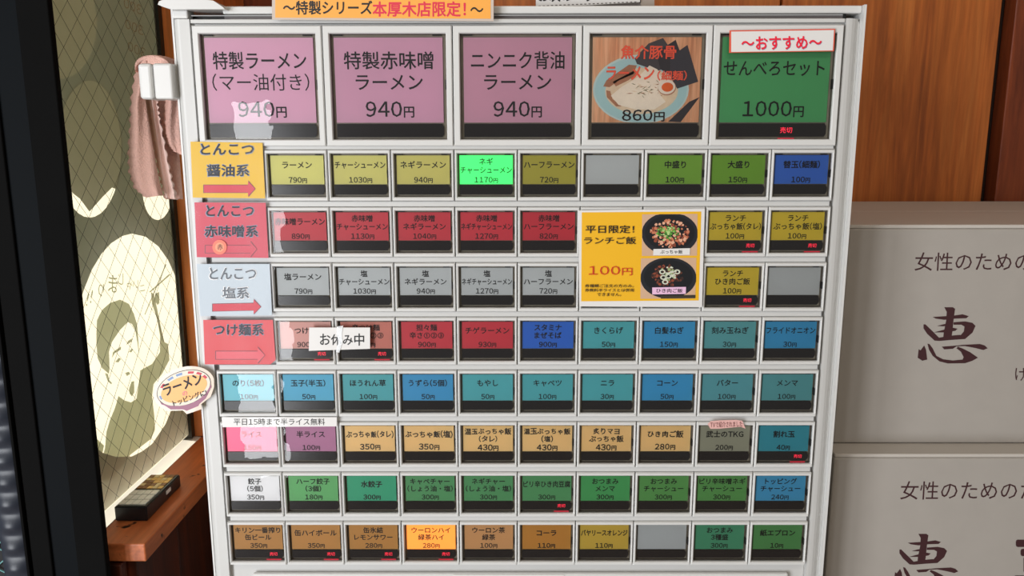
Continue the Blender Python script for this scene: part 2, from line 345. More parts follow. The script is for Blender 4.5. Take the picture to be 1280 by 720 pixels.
c2 = lambda L: [(90 + a / 4, 420 + b / 4) for a, b in L]
X2 = FX - .001
fig = MB()
for lp in [c1([(185,750),(150,720),(128,670),(122,600),(122,540),(125,480),(150,430),(190,395),(240,378),(285,400),(310,450),(325,500),(333,600),(336,660),(328,600),(316,530),(300,500),(280,490),(240,530),(200,590),(185,640),(188,720)]),
           c1([(200,670),(205,640),(245,612),(245,628),(215,645)]), c1([(272,605),(280,585),(300,572),(298,588)]),
           c1([(215,690),(235,668),(245,675),(232,692)]), c1([(285,640),(298,622),(305,628),(297,642)]),
           c2([(265,185),(285,178),(292,190),(275,200)]), c2([(285,265),(298,228),(310,226),(312,280),(300,302),(288,288)]),
           c2([(165,185),(180,190),(186,220),(200,235),(196,242),(178,225)]),
           c2([(232,300),(262,322),(295,332),(322,315),(332,250),(342,172),(400,140),(440,80),(440,0),(425,-90),(400,-160),(395,-220),(410,-210),(425,-140),(450,-20),(462,30),(480,40),(487,120),(450,190),(408,240),(400,300),(412,400),(415,470),(395,515),(290,595),(200,720),(120,720),(165,560),(172,480),(190,420),(215,360)]),
           c1([(362,452),(366,454),(472,203),(468,200)]), c1([(385,340),(392,342),(488,258),(492,250),(484,252)]), c1([(455,590),(462,590),(420,440),(415,440)]),
           c1([(415,350),(435,340),(438,395),(428,405),(415,385)]),
           c2([(70,440),(130,520),(160,548),(150,600),(150,720),(40,720)])]:
    fig.flat([pp(lp, X2)], fx(X2), film3)
for ch, cx, cy, s, r in [('!', 78, 375, 105, .5), ('!', 98, 360, 105, .5), ('り', 145, 330, 80, .3), ('ま', 203, 300, 105, .1), ('じ', 243, 275, 70, 0), ('ゃ', 288, 302, 62, -.1), ('い', 318, 300, 55, -.15), ('ニ', 352, 320, 52, -.2)]:
    sh = lambda a, b: fx(X2 - .0005)(*fpt(90 + a / 4, 280 + b / 4, X2 - .0005))
    put(fig, ch, 0, 0, s, 999, (lambda a, b, cx=cx, cy=cy, r=r: sh(cx - a * .62 * math.cos(r) + b * .3 * math.sin(r), cy - b * math.cos(r) - a * .5 * math.sin(r))), film3, .0)
fig.build('figure_film', win, label='film silhouette of a shouting cook raising chopsticks with mirrored greeting')
for (a, b) in [((120, 565), (132, 600))]: pass
fade = mat('faint_price_print', rgb(196, 186, 150), .8)
mb = MB()
for cx, cy in [(166, 8), (168, 34), (171, 62)]:
    put(mb, '300', 0, 0, 16, 999, (lambda a, b, cx=cx, cy=cy: at(cx - a * .78, cy - b * 1.0 - a * .34, GX + .0004, 0)), fade, .0)
mb.build('price_print', win, label='faint mirrored price figures on the glass')
# ---------------------------------------------------------------- black door frame on the left
FY = -.022
dx = lambda px: at(px, 720, FY).x
db = MB().box(dx(98), dx(134), FY, -.016, 0.001, 2.447, blackm, .001).build('door_1', kind='structure', label='black aluminium door frame with stepped uprights at the left')
MB().box(dx(66), dx(98) - .0002, FY + .003, -.016, 0.001, 2.447, blackb).build('upright_groove', db)
MB().box(dx(41), dx(66) - .0002, FY + .001, -.016, 0.001, 2.447, blackm, .001).build('upright', db)
MB().box(dx(38), dx(41) - .0002, FY + .004, -.016, 0.001, 2.447, dark).build('upright_groove', db)
MB().box(dx(34), dx(38) - .0002, FY, -.016, 0.001, 2.447, blackm, .0005).build('upright', db)
MB().box(-1.2, dx(34) - .0002, .006, .016, 0.001, 2.447, mat('dark_backing', rgb(26, 26, 28), .8)).build('backing_panel', db)  # added dark panel, keeps the bright world out of view beside the frame
# bumpy blue-black weather strip
tp = []; rr = []
z = .9; xx = (dx(34) + dx(2)) / 2
vs = []; fs = []; n = 14; zz = [.95 + i * .0016 for i in range(400)]
for i, q in enumerate(zz):
    ph = .5 + .5 * math.cos(2 * math.pi * q / .0165)
    for j in range(n + 1):
        a = math.pi * j / n; r = .0108 + .0
        vs.append((xx - r * math.cos(a), -.016 - (.0030 + .0034 * ph * math.sin(a) ** 2) * math.sin(a), q))
for i in range(len(zz) - 1):
    for j in range(n): fs.append((i * (n + 1) + j, i * (n + 1) + j + 1, (i + 1) * (n + 1) + j + 1, (i + 1) * (n + 1) + j))
MB().add(vs, fs, mat('blue_black_vinyl', rgb(34, 40, 52), .38)).build('weather_strip', db, smooth=True, label='bumpy blue-black vinyl strip')
mb = MB(); teal = mat('teal_thread', rgb(90, 150, 150), .5)
for i in range(7):
    a = at(-16, 640 + i * 13, .004); b = at(10, 618 + i * 13 + (i % 2) * 34, .004)
    mb.tube([a, b], .0006, teal, 5)
mb.build('screen_threads', db, kind='stuff')
# ---------------------------------------------------------------- the ticket machine
mc = empty('ticket_machine', (0, 0, 0), 'white ramen ticket vending machine covered in rows of backlit menu buttons', 'vending machine')
def mzx(v): return v
ZT = 1.5135; XL, XR = -.2296, .2286
MB().box(XL, XR, .0045, .285, .001, 1.5045, enamel, .003).build('cabinet', mc)
# sheet frame around the front door: left, right, top channel
zt = 1.5050
def side(x0, x1, name, rad):
    # rounded vertical cheek
    pr = [];
    sgn = 1 if x1 > 0 else -1
    xo, xi = (x1, x0) if sgn > 0 else (x0, x1)
    pts = [(xi, .0035), (xi, .0005)]
    for i in range(7):
        a = math.pi / 2 * i / 6
        pts.append((xo - sgn * rad + sgn * rad * math.sin(a), .0005 + rad - rad * math.cos(a)))
    pts.append((xo, .02)); pts.append((xi, .02))
    vs = [(p[0], p[1], .3) for p in pts] + [(p[0], p[1], zt) for p in pts]; m = len(pts)
    fs = [(i, (i + 1) % m, m + (i + 1) % m, m + i) for i in range(m)] + [tuple(range(m))[::-1], tuple(range(m, 2 * m))]
    return MB().add(vs, fs, enamel).build(name, mc)
side(XL + .0015, -.2165, 'door_cheek', .005)
side(.2165, XR - .0013, 'door_cheek', .009)
MB().box(XL + .0000, XL + .0013, .004, .03, .3, 1.512, enamel2).build('cabinet_edge', mc)
MB().box(XR - .0011, XR + .0004, .0, .03, .3, ZT, enamel2).build('cabinet_edge', mc)
MB().box(XL + .0136, .2160, .0008, .004, rowz(-1) + (LP - RP) + .0015, zt, enamel, .0006).build('header_panel', mc)
MB().box(-.214, .2155, .0036, .0044, .3, Z0 + LP + .0012, enamel).build('door_panel', mc)
MB().box(XL + .0145, .214, .0008, .0012, rowz(-1) + (LP - RP) + .0060, rowz(-1) + (LP - RP) + .0066, groove).build('header_groove', mc)
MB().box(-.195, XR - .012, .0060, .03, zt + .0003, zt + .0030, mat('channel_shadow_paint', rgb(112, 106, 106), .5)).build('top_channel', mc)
MB().box(-.195, XR - .0012, .003, .285, 1.5085, ZT, enamel2, .001).build('top_lip', mc)
MB().box(XR - .0125, XR - .0105, .0055, .02, zt + .0002, 1.5085, dark).build('channel_slot', mc)
# hinge cover at the top left corner
pts = [(-.2345, 1.5135), (-.2335, 1.5155), (-.230, 1.5168), (-.205, 1.5168), (-.198, 1.5158), (-.192, 1.5118), (-.191, 1.5105), (-.226, 1.5105), (-.2315, 1.5122)]
vs = [(x, -.004, z) for x, z in pts] + [(x, .06, z) for x, z in pts]; m = len(pts)
MB().add(vs, [tuple(range(m)), tuple(range(m, 2 * m))[::-1]] + [(i, m + i, m + (i + 1) % m, (i + 1) % m) for i in range(m)], enamel2).build('hinge_cover', mc)
MB().box(-.2275, -.217, .0, .012, zt + .0003, 1.5107, enamel2, .001).build('hinge_pin', mc)
MB().box(-.2165, -.188, .008, .02, zt + .0003, 1.5085, dark).build('channel_slot', mc)
# lower panel plate with the notice
zp = at(640, 716.5, .0).z
MB().box(at(316, 718, 0).x, at(985, 718, 0).x, -.001, .0025, .72, zp, enamel2, .0012).build('lower_plate', mc)
MB().box(at(566, 718, 0).x, at(705, 718, 0).x, -.0014, -.0011, zp - .03, zp - .0006, paperw).build('notice_slip', mc)
mb = MB(); put(mb, '本日販売中のメニューはランチ', 0, 0, 0, 0, lambda a, b: (at(642, 718, 0).x + a, -.00155, zp - .0042 + b), inkh, 0, fit=(.072, .0052)); mb.build('lettering', mc)
# ----- buttons
def ring(mb, x0, x1, z0, z1, secs, mt):
    """closed rectangular rings joined in sequence: secs = [(inset, y)]"""
    b = []; fs = []
    for ins, y in secs: b += [(x0 + ins[0], y, z0 + ins[1]), (x1 - ins[0], y, z0 + ins[1]), (x1 - ins[0], y, z1 - ins[1]), (x0 + ins[0], y, z1 - ins[1])]
    for i in range(len(secs) - 1):
        for k in range(4): fs.append((i * 4 + k, i * 4 + (k + 1) % 4, i * 4 + 4 + (k + 1) % 4, i * 4 + 4 + k))
    mb.add(b, fs, mt)
ORD = ['first', 'second', 'third', 'fourth', 'fifth', 'sixth', 'seventh', 'eighth', 'ninth', 'tenth']
def cname(c):
    r, g, b = c
    if max(c) - min(c) < 25: return 'pale grey' if r < 200 and r > 160 else ('white' if r > 200 else 'olive grey')
    if r > 250 and b < 100: return 'glowing orange'
    if r < 90 and g > 230: return 'glowing green'
    if r > 250: return 'bright pink'
    if c == TAN: return 'tan handwritten'
    if b > g > r and b - g > 60: return 'blue'
    if b >= g - 10 and g > r + 30: return 'teal'
    if r > g + 90: return 'red'
    if abs(r - b) < 40 and g < r - 40: return 'pink'
    if g > r + 20: return 'green'
    if r > g + 30: return 'brown'
    return 'yellow'
cardm = {}
def card_mat(c, opt):
    lit = 1.0 if 'lit ' in opt + ' ' else (.35 if 'lit2' in opt else 0)
    key = (c, lit)
    if key not in cardm:
        col = rgb(*c, 1.22); cardm[key] = mat('menu_card_%d' % len(cardm), col, .42, emit=lit * .62, noise=.05, nscale=26)
    return cardm[key]
def make_button(x0, z1, w, h, lines, price, c, opt, big, label):
    """x0 = left of the cell, z1 = top of its frame, w,h = frame size"""
    g = .00032; fx0, fx1, fz0, fz1 = x0 + g, x0 + w - g, z1 - h, z1
    it, ib, il, ir = (.0052, .0044, .0048, .0044) if big else (.0025, .0027, .0021, .0018)
    hx0, hx1, hz0, hz1 = x0 + il, x0 + w - ir, fz0 + ib, fz1 - it
    mb = MB(); o = [(fx0, .0040, fz0), (fx1, .0040, fz0), (fx1, .0040, fz1), (fx0, .0040, fz1)]
    def rc(a, b, c_, d, y): return [(a, y, c_), (b, y, c_), (b, y, d), (a, y, d)]
    e = .0006
    rings = [rc(fx0, fx1, fz0, fz1, .0040), rc(fx0, fx1, fz0, fz1, -.0008), rc(fx0 + e, fx1 - e, fz0 + e, fz1 - e, -.0018), rc(hx0 - e, hx1 + e, hz0 - e, hz1 + e, -.0018), rc(hx0, hx1, hz0, hz1, -.0010), rc(hx0, hx1, hz0, hz1, .0030)]
    vs = sum(rings, []); fs = []
    for i in range(5):
        for k in range(4): fs.append((i * 4 + k, i * 4 + (k + 1) % 4, i * 4 + 4 + (k + 1) % 4, i * 4 + 4 + k))
    mb.add(vs, fs, enamel2)
    bt = mb.build('menu_button', mc, label=label)
    # smoky rim and back
    if big: rl, rrr, rt, ct, cb, dt, dbm = .0024, .0026, .0022, .0023, .0110 + .0, .0, .0
    W_, H_ = hx1 - hx0, hz1 - hz0
    if big: cx0, cx1 = hx0 + .0022, hx1 - .0024; cz1 = hz1 - .0022; cz0 = hz0 + .0112; dz1, dz0 = cz0 - .0008, hz0 + .0016
    else: cx0, cx1 = hx0 + .0014, hx1 - .0015; cz1 = hz1 - .0013; cz0 = hz0 + .0086; dz1, dz0 = cz0 - .0004, hz0 + .0016
    mb = MB()
    mb.flat([[(hx0, hz0), (hx1, hz0), (hx1, hz1), (hx0, hz1)]], lambda x, z: (x, .0028, z), rimm)
    t = .0004
    for (a, b, c_, d) in [(hx0, hx0 + t, hz0, hz1), (hx1 - t, hx1, hz0, hz1), (hx0, hx1, hz0, hz0 + t), (hx0, hx1, hz1 - t, hz1)]:
        mb.box(a, b, .0012, .0027, c_, d, rimin)
    mb.build('button_rim', bt)
    zc = (hz0 + hz1) / 2
    MB().box(hx1 - .0008, hx1 - .0002, -.0004, .0024, zc - .0015, zc + (.005 if big else .0035), dark).build('latch', bt)
    mb = MB(); s_ = .004 if not big else .006
    mb.box(hx0 + .002, hx0 + .002 + s_, .0010, .0026, hz1 - .0010, hz1 - .0003, dark); mb.box(hx1 - .003 - s_, hx1 - .003, .0010, .0026, hz1 - .0010, hz1 - .0003, dark)
    mb.build('hinge_tab', bt)
    MB().box(cx0, cx1, .0016, .0024, cz0, cz1, card_mat(c, opt)).build('menu_card', bt)
    mb = MB(); dx1 = cx1 + (.0002); r = .0012
    out = [(cx0, dz0), (dx1 - r, dz0), (dx1, dz0 + r * 1.6), (dx1, dz1 - r * 1.6), (dx1 - r, dz1), (cx0, dz1)]
    mb.flat([out], lambda x, z: (x, .0014, z), dispm); mb.build('display', bt)
    mb = MB(); cxm = (cx0 + cx1) / 2; cw = cx1 - cx0; hand = 'hand' in opt
    fn = lambda a, b: (a, .00145, b); ink = inkh if hand or 'b' in opt.split() else inkm; w_ = .018 if (hand or 'b' in opt.split()) else .008
    w_ = .040 if w_ > .01 else .029
    if big:
        if lines:
            top = cz1
            if len(lines) == 2:
                put(mb, lines[0], cxm, top - .0148, .0122, cw * .86, fn, ink, .018); put(mb, lines[1], cxm, top - .0288, .0118, cw * .9, fn, ink, 0.0 if lines[1][0] == '（' else .018)
            else: put(mb, lines[0], cxm - .001, top - .0200, .0112, cw * .93, fn, inkh, .018)
            put(mb, price + '円', cxm, cz0 + .0090, .0132, cw, fn, ink, .018, yen=.62)
    elif lines:
        js = .09 if hand else 0
        hd = cz1 - cz0
        if len(lines) == 2:
            put(mb, lines[0], cxm, cz1 - .0042, .0050, cw * .93, fn, ink, w_, js)
            put(mb, lines[1], cxm, cz1 - .0099, .0050, cw * .97, fn, ink, w_, js)
        else: put(mb, lines[0], cxm, cz1 - .0064, .0053, cw * .95, fn, ink, w_, js)
        put(mb, price + '円', cxm - (.0 if not hand else .0), cz0 + (.0030 if len(lines) == 2 or not hand else .0036), .0049 if not hand else .0058, cw * .7, fn, ink, w_, js * .6, yen=.74)
    if mb.v: mb.build('lettering', bt)
    if 'led' in opt:
        mb = MB(); lx = cxm + (cw * (.30 if not big else .13)); ps = .0024 if not big else .0034
        put(mb, '売切', lx, (dz0 + dz1) / 2, ps * 1.25, 1, lambda a, b: (a, .0011, b), ledm, .0)
        mb.build('sold_out_lamp', bt)
        MB().box(lx - .0055, lx + .0055, .0010, .0013, hz0 + .0002, hz0 + .0009, ledg).build('painted_lamp_glow', bt)  # emissive bar, red lamp light painted along the bottom rim
    # clear cover, each seated a little differently
    tx, ty = random.uniform(-.012, .012), random.uniform(-.014, .014)
    mx, mz = (hx0 + hx1) / 2, zc; q = .0004
    vs = [(x, -.0001 + (x - mx) * ty + (z - mz) * tx, z) for x, z in [(hx0 + q, hz0 + q), (hx1 - q, hz0 + q), (hx1 - q, hz1 - q), (hx0 + q, hz1 - q)]]
    MB().add(vs, [(0, 1, 2, 3)], cover).build('clear_cover', bt)
    return bt
# dark strips behind the frames, gap shade painted into the seams
MB().box(-.2148, .2148, .0031, .0035, Z0 + LP - .0782, Z0 + LP - .0003, seam).build('seam_shade', mc)
for v in range(8):
    u0 = 1 if v < 4 else 0
    MB().box((u0 - 5) * P + .001, 5 * P - .001, .0031, .0035, rowz(v) - .0344, rowz(v) - .0003, seam).build('seam_shade', mc)
    # thin joint line and notch above each row
    MB().box((0 - 5) * P + .0015, (0 - 5) * P + .0021, -.0001, .0026, rowz(v) + .0006, rowz(v) + .0036, seam).build('row_notch', mc)
    MB().box(5 * P - .0012, 5 * P - .0006, -.0001, .0026, rowz(v) + .0006, rowz(v) + .0036, seam).build('row_notch', mc)
    MB().box((0 - 5) * P + .0015, 5 * P - .0004, .0002, .0030, rowz(v) + .0002, rowz(v) + .0039, enamel, .0004).build('row_strip', mc)
for i, (ln, pr, c, op) in enumerate(LARGE):
    cn = 'photo printed' if op == 'photo' else cname(c)
    make_button((i * 2 - 5) * P, Z0 + LP - .0002, 2 * P, .0783, ln, pr, c, op, True, '%s large menu button, %s in the top row' % (cn, ORD[i]))
for v, u, ln, pr, c, op in B:
    cn = cname(c); lab = '%s menu button%s, %s from left in small row %d' % (cn, (' priced %s yen' % pr) if pr else ' left blank', ORD[u - (1 if v < 4 else 0)], v + 1)
    make_button((u - 5) * P, rowz(v), P, .0346, ln, pr, c, op, False, lab)
# photo print of the ramen bowl on the fourth large button
ph = [o for o in mc.children if o.get('label', '').startswith('photo')][0]
x0 = (6 - 5) * P + .0048 + .0022; x1 = (8 - 5) * P - .0044 - .0024; z1 = Z0 + LP - .0002 - .0052 - .0022; z0 = Z0 + LP - .0002 - .0783 + .0044 + .0112
def pf(dy): return lambda a, b: (x0 + (x1 - x0) * (a - 70) / (755 - 70), .00158 - dy, z1 - (z1 - z0) * (b - 55) / (605 - 55))
table = wood('printed_table', rgb(210, 140, 100), rgb(238, 176, 134), rgb(250, 204, 166), 'Z', 2.2)
celad = mat('printed_celadon', rgb(176, 212, 214), .4, noise=.06); celad2 = mat('printed_celadon_rim', rgb(198, 222, 220), .4)
broth = mat('printed_broth', rgb(232, 208, 178), .4, noise=.18, nscale=300); nori = mat('printed_nori', rgb(52, 48, 54), .5, noise=.2, nscale=200)
pork = mat('printed_pork', rgb(178, 122, 92), .4, noise=.25, nscale=250); eggw = mat('printed_egg', rgb(242, 232, 216), .4); yolk = mat('printed_yolk', rgb(232, 106, 48), .4, noise=.1, nscale=300)
def clip(lp): return [(min(755, max(70, a)), min(605, max(55, b))) for a, b in lp]
mb = MB()
mb.flat([[(70,55),(755,55),(755,605),(70,605)]], pf(0), table)
mb.flat([clip([(560,600),(690,470),(755,440),(640,604)])], pf(.00001), nori)
mb.flat([clip(ell(380, 390, 305, 225))], pf(.00002), celad2)
mb.flat([clip(ell(380, 392, 293, 212))], pf(.00003), celad)
mb.flat([ell(385, 400, 232, 150)], pf(.00004), broth)
mb.flat([[(335,190),(420,95),(510,60),(560,130),(600,230),(480,270),(350,225)]], pf(.00005), mat('printed_nori_grey', rgb(72, 68, 72), .5))
mb.flat([[(470,150),(590,72),(650,220),(620,330),(500,260)]], pf(.000053), nori)
mb.flat([[(560,180),(665,104),(742,340),(610,385),(560,300)]], pf(.000056), mat('printed_nori_soft', rgb(62, 60, 68), .5))
for q in [[(140,370),(160,330),(300,230),(350,235),(330,290),(240,330),(180,375)], [(200,340),(330,270),(360,280),(300,330),(220,370)], [(420,455),(470,420),(520,430),(440,460)], [(160,395),(185,400),(200,450),(260,500),(225,500),(165,440)]]: mb.flat([q], pf(.00006), pork)
random.seed(3)
cream = mat('printed_cream', rgb(246, 232, 214), .4, noise=.1, nscale=300)
mb.flat([[(190,430),(260,370),(360,310),(430,235),(480,260),(520,330),(500,420),(540,470),(470,520),(350,520),(240,490)]], pf(.000065), cream)
for k in range(46):
    a = random.uniform(0, 6.3); cx, cy = random.gauss(410, 45), random.gauss(390, 26); l = random.uniform(8, 26)
    mb.flat([[(cx - l * math.cos(a), cy - l * math.sin(a) * .6), (cx, cy - 3), (cx + l * math.cos(a), cy + l * math.sin(a) * .6), (cx, cy + 3)]], pf(.00007), random.choice([pork, broth, mat('printed_scallion', rgb(120, 110, 70), .4)]))
mb.flat([ell(545, 378, 58, 50)], pf(.00008), pork); mb.flat([ell(543, 374, 55, 47)], pf(.00009), eggw); mb.flat([ell(548, 375, 37, 30)], pf(.0001), yolk)
mb.build('printed_photo', ph)
red = mat('red_print', rgb(255, 100, 72), .4); whitep = mat('white_print', rgb(240, 236, 232), .4)
mb = MB()
def outl(s, cx, cy, w, h, m1, m2, rot=0):
    put(mb, s, cx, -cy, 0, 0, lambda a, b: pf(.00012)(a, -b), m2, .040, fit=(w, h), rot=rot); put(mb, s, cx, -cy, 0, 0, lambda a, b: pf(.00015)(a, -b), m1, .031, fit=(w, h), rot=rot)
outl('魚介豚骨', 422, 150, 345, 86, red, nori); outl('ラーメン', 310, 285, 300, 84, red, nori); outl('（細麺）', 575, 300, 185, 62, red, nori)
outl('860円', 400, 560, 270, 76, inkh, whitep)
mb.build('lettering', ph)
# bracket on the machine's left flank
by = -.004
q0, q1 = at(171, 79, by), at(216, 124, by); qm = at(191, 100, by).x
MB().box(q0.x, qm - .0004, by, .02, q1.z, q0.z, enamel2, .0022).build('bracket_cap', mc)
MB().box(qm + .0004, XL + .001, by, .02, q1.z, q0.z, enamel2, .0016).build('bracket_arm', mc)
MB().box(qm - .0008, qm + .0008, by + .003, .017, q1.z + .002, q0.z - .002, dark).build('bracket_seam', mc)
MB().tube([(q0.x + .006, .018, q0.z - .012), (q0.x + .006, .075, q0.z - .012)], .0035, enamel2, 12).build('bracket_rod', mc)
# ---------------------------------------------------------------- pink towel
def towelmat():
    m = mat('pink_microfibre', rgb(232, 186, 172), .9, noise=.12, nscale=500, bump=.9, bscale=900); return m
pxf0 = lambda a, b: at(a, -b, .0235)
tw = towelmat(); twp = mat('pale_towel_edge', rgb(246, 214, 204), .9, bump=.6, bscale=900)
def drape(mb, left, right, y0, bulge, mt, n=60, m=12, sl=1, sr=0):
    """left/right: list of (px,py) edge points; scalloped edges"""
    def samp(L, t):
        i = min(int(t * (len(L) - 1)), len(L) - 2); f = t * (len(L) - 1) - i
        return L[i][0] + (L[i + 1][0] - L[i][0]) * f, L[i][1] + (L[i + 1][1] - L[i][1]) * f
    vs = []
    for i in range(n + 1):
        t = i / n; lx, ly = samp(left, t); rx, ry = samp(right, t); sc = 1.5 * math.sin(t * 95)
        for s in (0, 1):
            for j in range(m + 1):
                u = j / m; px = lx + (rx - lx) * u + sc * (sl * (1 - u) ** 6 + sr * u ** 6); py = ly + (ry - ly) * u
                yy = y0 - bulge * math.sin(math.pi * u) + .0015 * math.sin(u * 9 + t * 4) + s * .0022
                vs.append(at(px, py, yy))
    k = 2 * (m + 1); fs = []
    for i in range(n):
        for j in range(m):
            a = i * k + j; fs.append((a, a + 1, a + k + 1, a + k)); a += m + 1; fs.append((a, a + k, a + k + 1, a + 1))
        a = i * k; fs.append((a, a + k, a + k + m + 1, a + m + 1)); a = i * k + m; fs.append((a, a + m + 1, a + k + m + 1, a + k))
    fs.append(tuple(range(m + 1)) + tuple(range(k - 1, m, -1))); b = n * k
    fs.append(tuple(range(b + m, b - 1, -1)) + tuple(range(b + m + 1, b + k)))
    mb.add(vs, fs, mt)
mb = MB()
drape(mb, [(172,76),(167,100),(163,130),(162,160),(160,190),(161,215),(168,236),(182,247)], [(192,76),(186,100),(182,126),(186,150),(191,180),(196,210),(200,230),(204,244)], .030, .006, tw)
drape(mb, [(184,78),(186,124),(192,165),(200,215),(207,247)], [(196,78),(196,124),(200,150),(212,210),(222,250)], .036, .001, twp, sl=0, sr=1)
drape(mb, [(180,78),(180,124),(186,165),(198,215),(206,249)], [(214,78),(216,124),(222,165),(226,215),(229,249)], .048, .003, tw, sl=1)
drape(mb, [(200,78),(206,124),(203,160),(208,178),(218,190)], [(224,78),(224,124),(226,160),(230,184),(232,196)], .040, .004, tw, n=40)
mb.flat([[(a, -b) for a, b in [(174.5, 88)] + [(193.5 - 20 * math.cos(math.pi * i / 16), 86 - 15 * math.sin(math.pi * i / 16)) for i in range(17)] + [(213, 90)]]], pxf0, tw)
# loop over the rod
vs = []; fs = []; n = 16; m = 8
a0 = at(173, 80, .03); a1 = at(214, 80, .03)
for i in range(n + 1):
    a = math.pi * i / n; x = (a0.x + a1.x) / 2 - (a1.x - a0.x) / 2 * math.cos(a); z = a0.z - .002 + .0085 * math.sin(a) ** .8
    for j in range(m + 1): vs.append((x, .024 + .030 * j / m, z - .0012 * ((j / m - .5) ** 2) * 4))
for i in range(n):
    for j in range(m): p = i * (m + 1) + j; fs.append((p, p + m + 1, p + m + 2, p + 1))
vs2 = [(x, y, z - .003) for x, y, z in vs]; b = len(vs)
fs += [tuple(q + b for q in f[::-1]) for f in fs]
for i in range(n): fs.append((i * (m + 1), b + i * (m + 1), b + (i + 1) * (m + 1), (i + 1) * (m + 1)))
mb.add(vs + vs2, fs, tw)
mb.build('towel', smooth=True, label='dusty pink microfibre towel with scalloped edge hanging behind the white bracket', category='towel')
# ---------------------------------------------------------------- paper notices on the machine
def sheet(name, quad, y, mt, label, cat, thick=.0004, group=None, margin=None, mm=None):
    """quad: photograph corners TL TR BR BL, laid on the plane y"""
    pts = [at(px, py, y) for px, py in quad]
    mb = MB(); n = len(pts); vs = pts + [p + Vector((0, thick, 0)) for p in pts]
    mb.add(vs, [tuple(range(n)), tuple(range(n, 2 * n))[::-1]] + [(i, (i + 1) % n, n + (i + 1) % n, n + i) for i in range(n)], mt)
    o = mb.build(name, label=label, category=cat)
    if group: o['group'] = group
    return o
def pxf(y): return lambda a, b: at(a, -b, y)
def ptext(mb, s, x0, y0, x1, y1, y, mt, w=.018, jit=0, rot=0, yen=.74, shear=0):
    put(mb, s, (x0 + x1) / 2, -(y0 + y1) / 2, 0, 0, pxf(y), mt, w, jit, yen, fit=(x1 - x0, y1 - y0), rot=rot, shear=shear)
def arrow(mb, x0, x1, yc, th, hd, y, mt, line, slope=0):
    L = [(x0, yc - th), (x1 - hd, yc - th + slope), (x1 - hd, yc - th * 2 + slope), (x1, yc + slope), (x1 - hd, yc + th * 2 + slope), (x1 - hd, yc + th + slope), (x0, yc + th)]
    cx = sum(p[0] for p in L) / 7; cy = yc
    big = [(cx + (a - cx) * 1.02 + (1 if a > cx else -1) * .2, cy + (b - cy) * 1.14) for a, b in L]
    mb.flat([[(a, -b) for a, b in big]], pxf(y), line); mb.flat([[(a, -b) for a, b in L]], pxf(y - .00005), mt)
PY = -.0030
yel = mat('yellow_card', rgb(226, 178, 8), .5); redc = mat('red_card', rgb(206, 62, 80), .5); blu = mat('pale_blue_card', rgb(192, 202, 208), .5); redc2 = mat('red_card_bright', rgb(216, 66, 70), .5)
navy = mat('navy_print', rgb(16, 18, 34), .6); halo = mat('pale_halo_print', rgb(128, 138, 160), .4); arr = mat('arrow_red', rgb(206, 44, 62), .5); arrl = mat('arrow_line', rgb(110, 30, 40), .4)
greyt = mat('grey_print', rgb(78, 84, 90), .4)
lam = clear('laminate', (.97, .98, 1, 1), .3, .15, .5)
def hal(mb, s, a, b, c, d, ink=navy, hl=halo, w=.035):
    ptext(mb, s, a - .8, b - .6, c + .8, d + .8, PY - .00015, hl, .050); ptext(mb, s, a, b, c, d, PY - .00025, ink, .033)
def laminate(o, quad, y=PY - .0005):
    MB().add([at(px, py, y + random.uniform(-.0004, .0002)) for px, py in quad], [(0, 1, 2), (0, 2, 3)], lam).build('laminate_sheet', o)
Q = [(238,177),(328,178.5),(331.5,248),(241,247)]
o = sheet('category_card', Q, PY, yel, 'yellow laminated soy sauce ramen category card with a red arrow', 'sign', group='category cards down the left of the buttons')
mb = MB(); hal(mb, 'とんこつ', 251, 180, 317, 193); hal(mb, '醤油系', 259, 206, 311, 220); mb.build('lettering', o)
mb = MB(); arrow(mb, 255, 319, 236, 4.6, 9, PY - .0002, arr, arrl); mb.build('arrow', o); laminate(o, [(237,176),(333,177),(335,249),(241,249)])
Q = [(243,253),(332,253.5),(335.5,322.5),(246,321.5)]
o = sheet('category_card', Q, PY, redc, 'pinkish red laminated miso ramen category card with a round sticker', 'sign', group='category cards down the left of the buttons')
mb = MB(); hal(mb, 'とんこつ', 258, 257, 317, 270); hal(mb, '赤味噌系', 256, 282, 322, 296); mb.build('lettering', o)
mb = MB(); arrow(mb, 257, 321, 311.5, 4.6, 8, PY - .0002, redc, arrl); mb.build('arrow', o); laminate(o, [(241,252),(335,252),(337,325),(244,324)])
so_ = MB(); so_.flat([[(a, -b) for a, b in ell(274.5, 309, 9, 9.2, 24)]], pxf(PY - .0007), mat('coral_sticker', rgb(244, 112, 84), .4)); so_.flat([[(a, -b) for a, b in ell(274.5, 309, 5.6, 5.8, 20)]], pxf(PY - .00075), mat('peach_sticker', rgb(246, 150, 110), .4))
ptext(so_, '赤', 271.5, 305, 278.5, 312.5, PY - .0008, inkh, .018)
so_.build('round_sticker', label='small round coral sticker stuck on the red miso card', category='sticker')
Q = [(246,330),(337,330),(340,394),(250.5,395)]
o = sheet('category_card', Q, PY, blu, 'pale blue laminated salt ramen category card with a red arrow', 'sign', group='category cards down the left of the buttons')
mb = MB(); hal(mb, 'とんこつ', 262, 335, 320, 349, greyt, whitep); hal(mb, '塩系', 278, 359, 311, 373, greyt, whitep); mb.build('lettering', o)
mb = MB(); arrow(mb, 266, 326, 384.5, 4.4, 9, PY - .0002, arr, arrl, -1); mb.build('arrow', o); laminate(o, [(244,329),(340,329),(343,397),(248,397)])
Q = [(254,400),(341,400),(344.5,450),(338,455.5),(256,455.5)]
o = sheet('category_card', Q, PY, redc2, 'bright red laminated dipping noodle category card with a bent corner', 'sign', group='category cards down the left of the buttons')
mb = MB(); hal(mb, 'つけ麺系', 267, 405, 329, 419); mb.build('lettering', o)
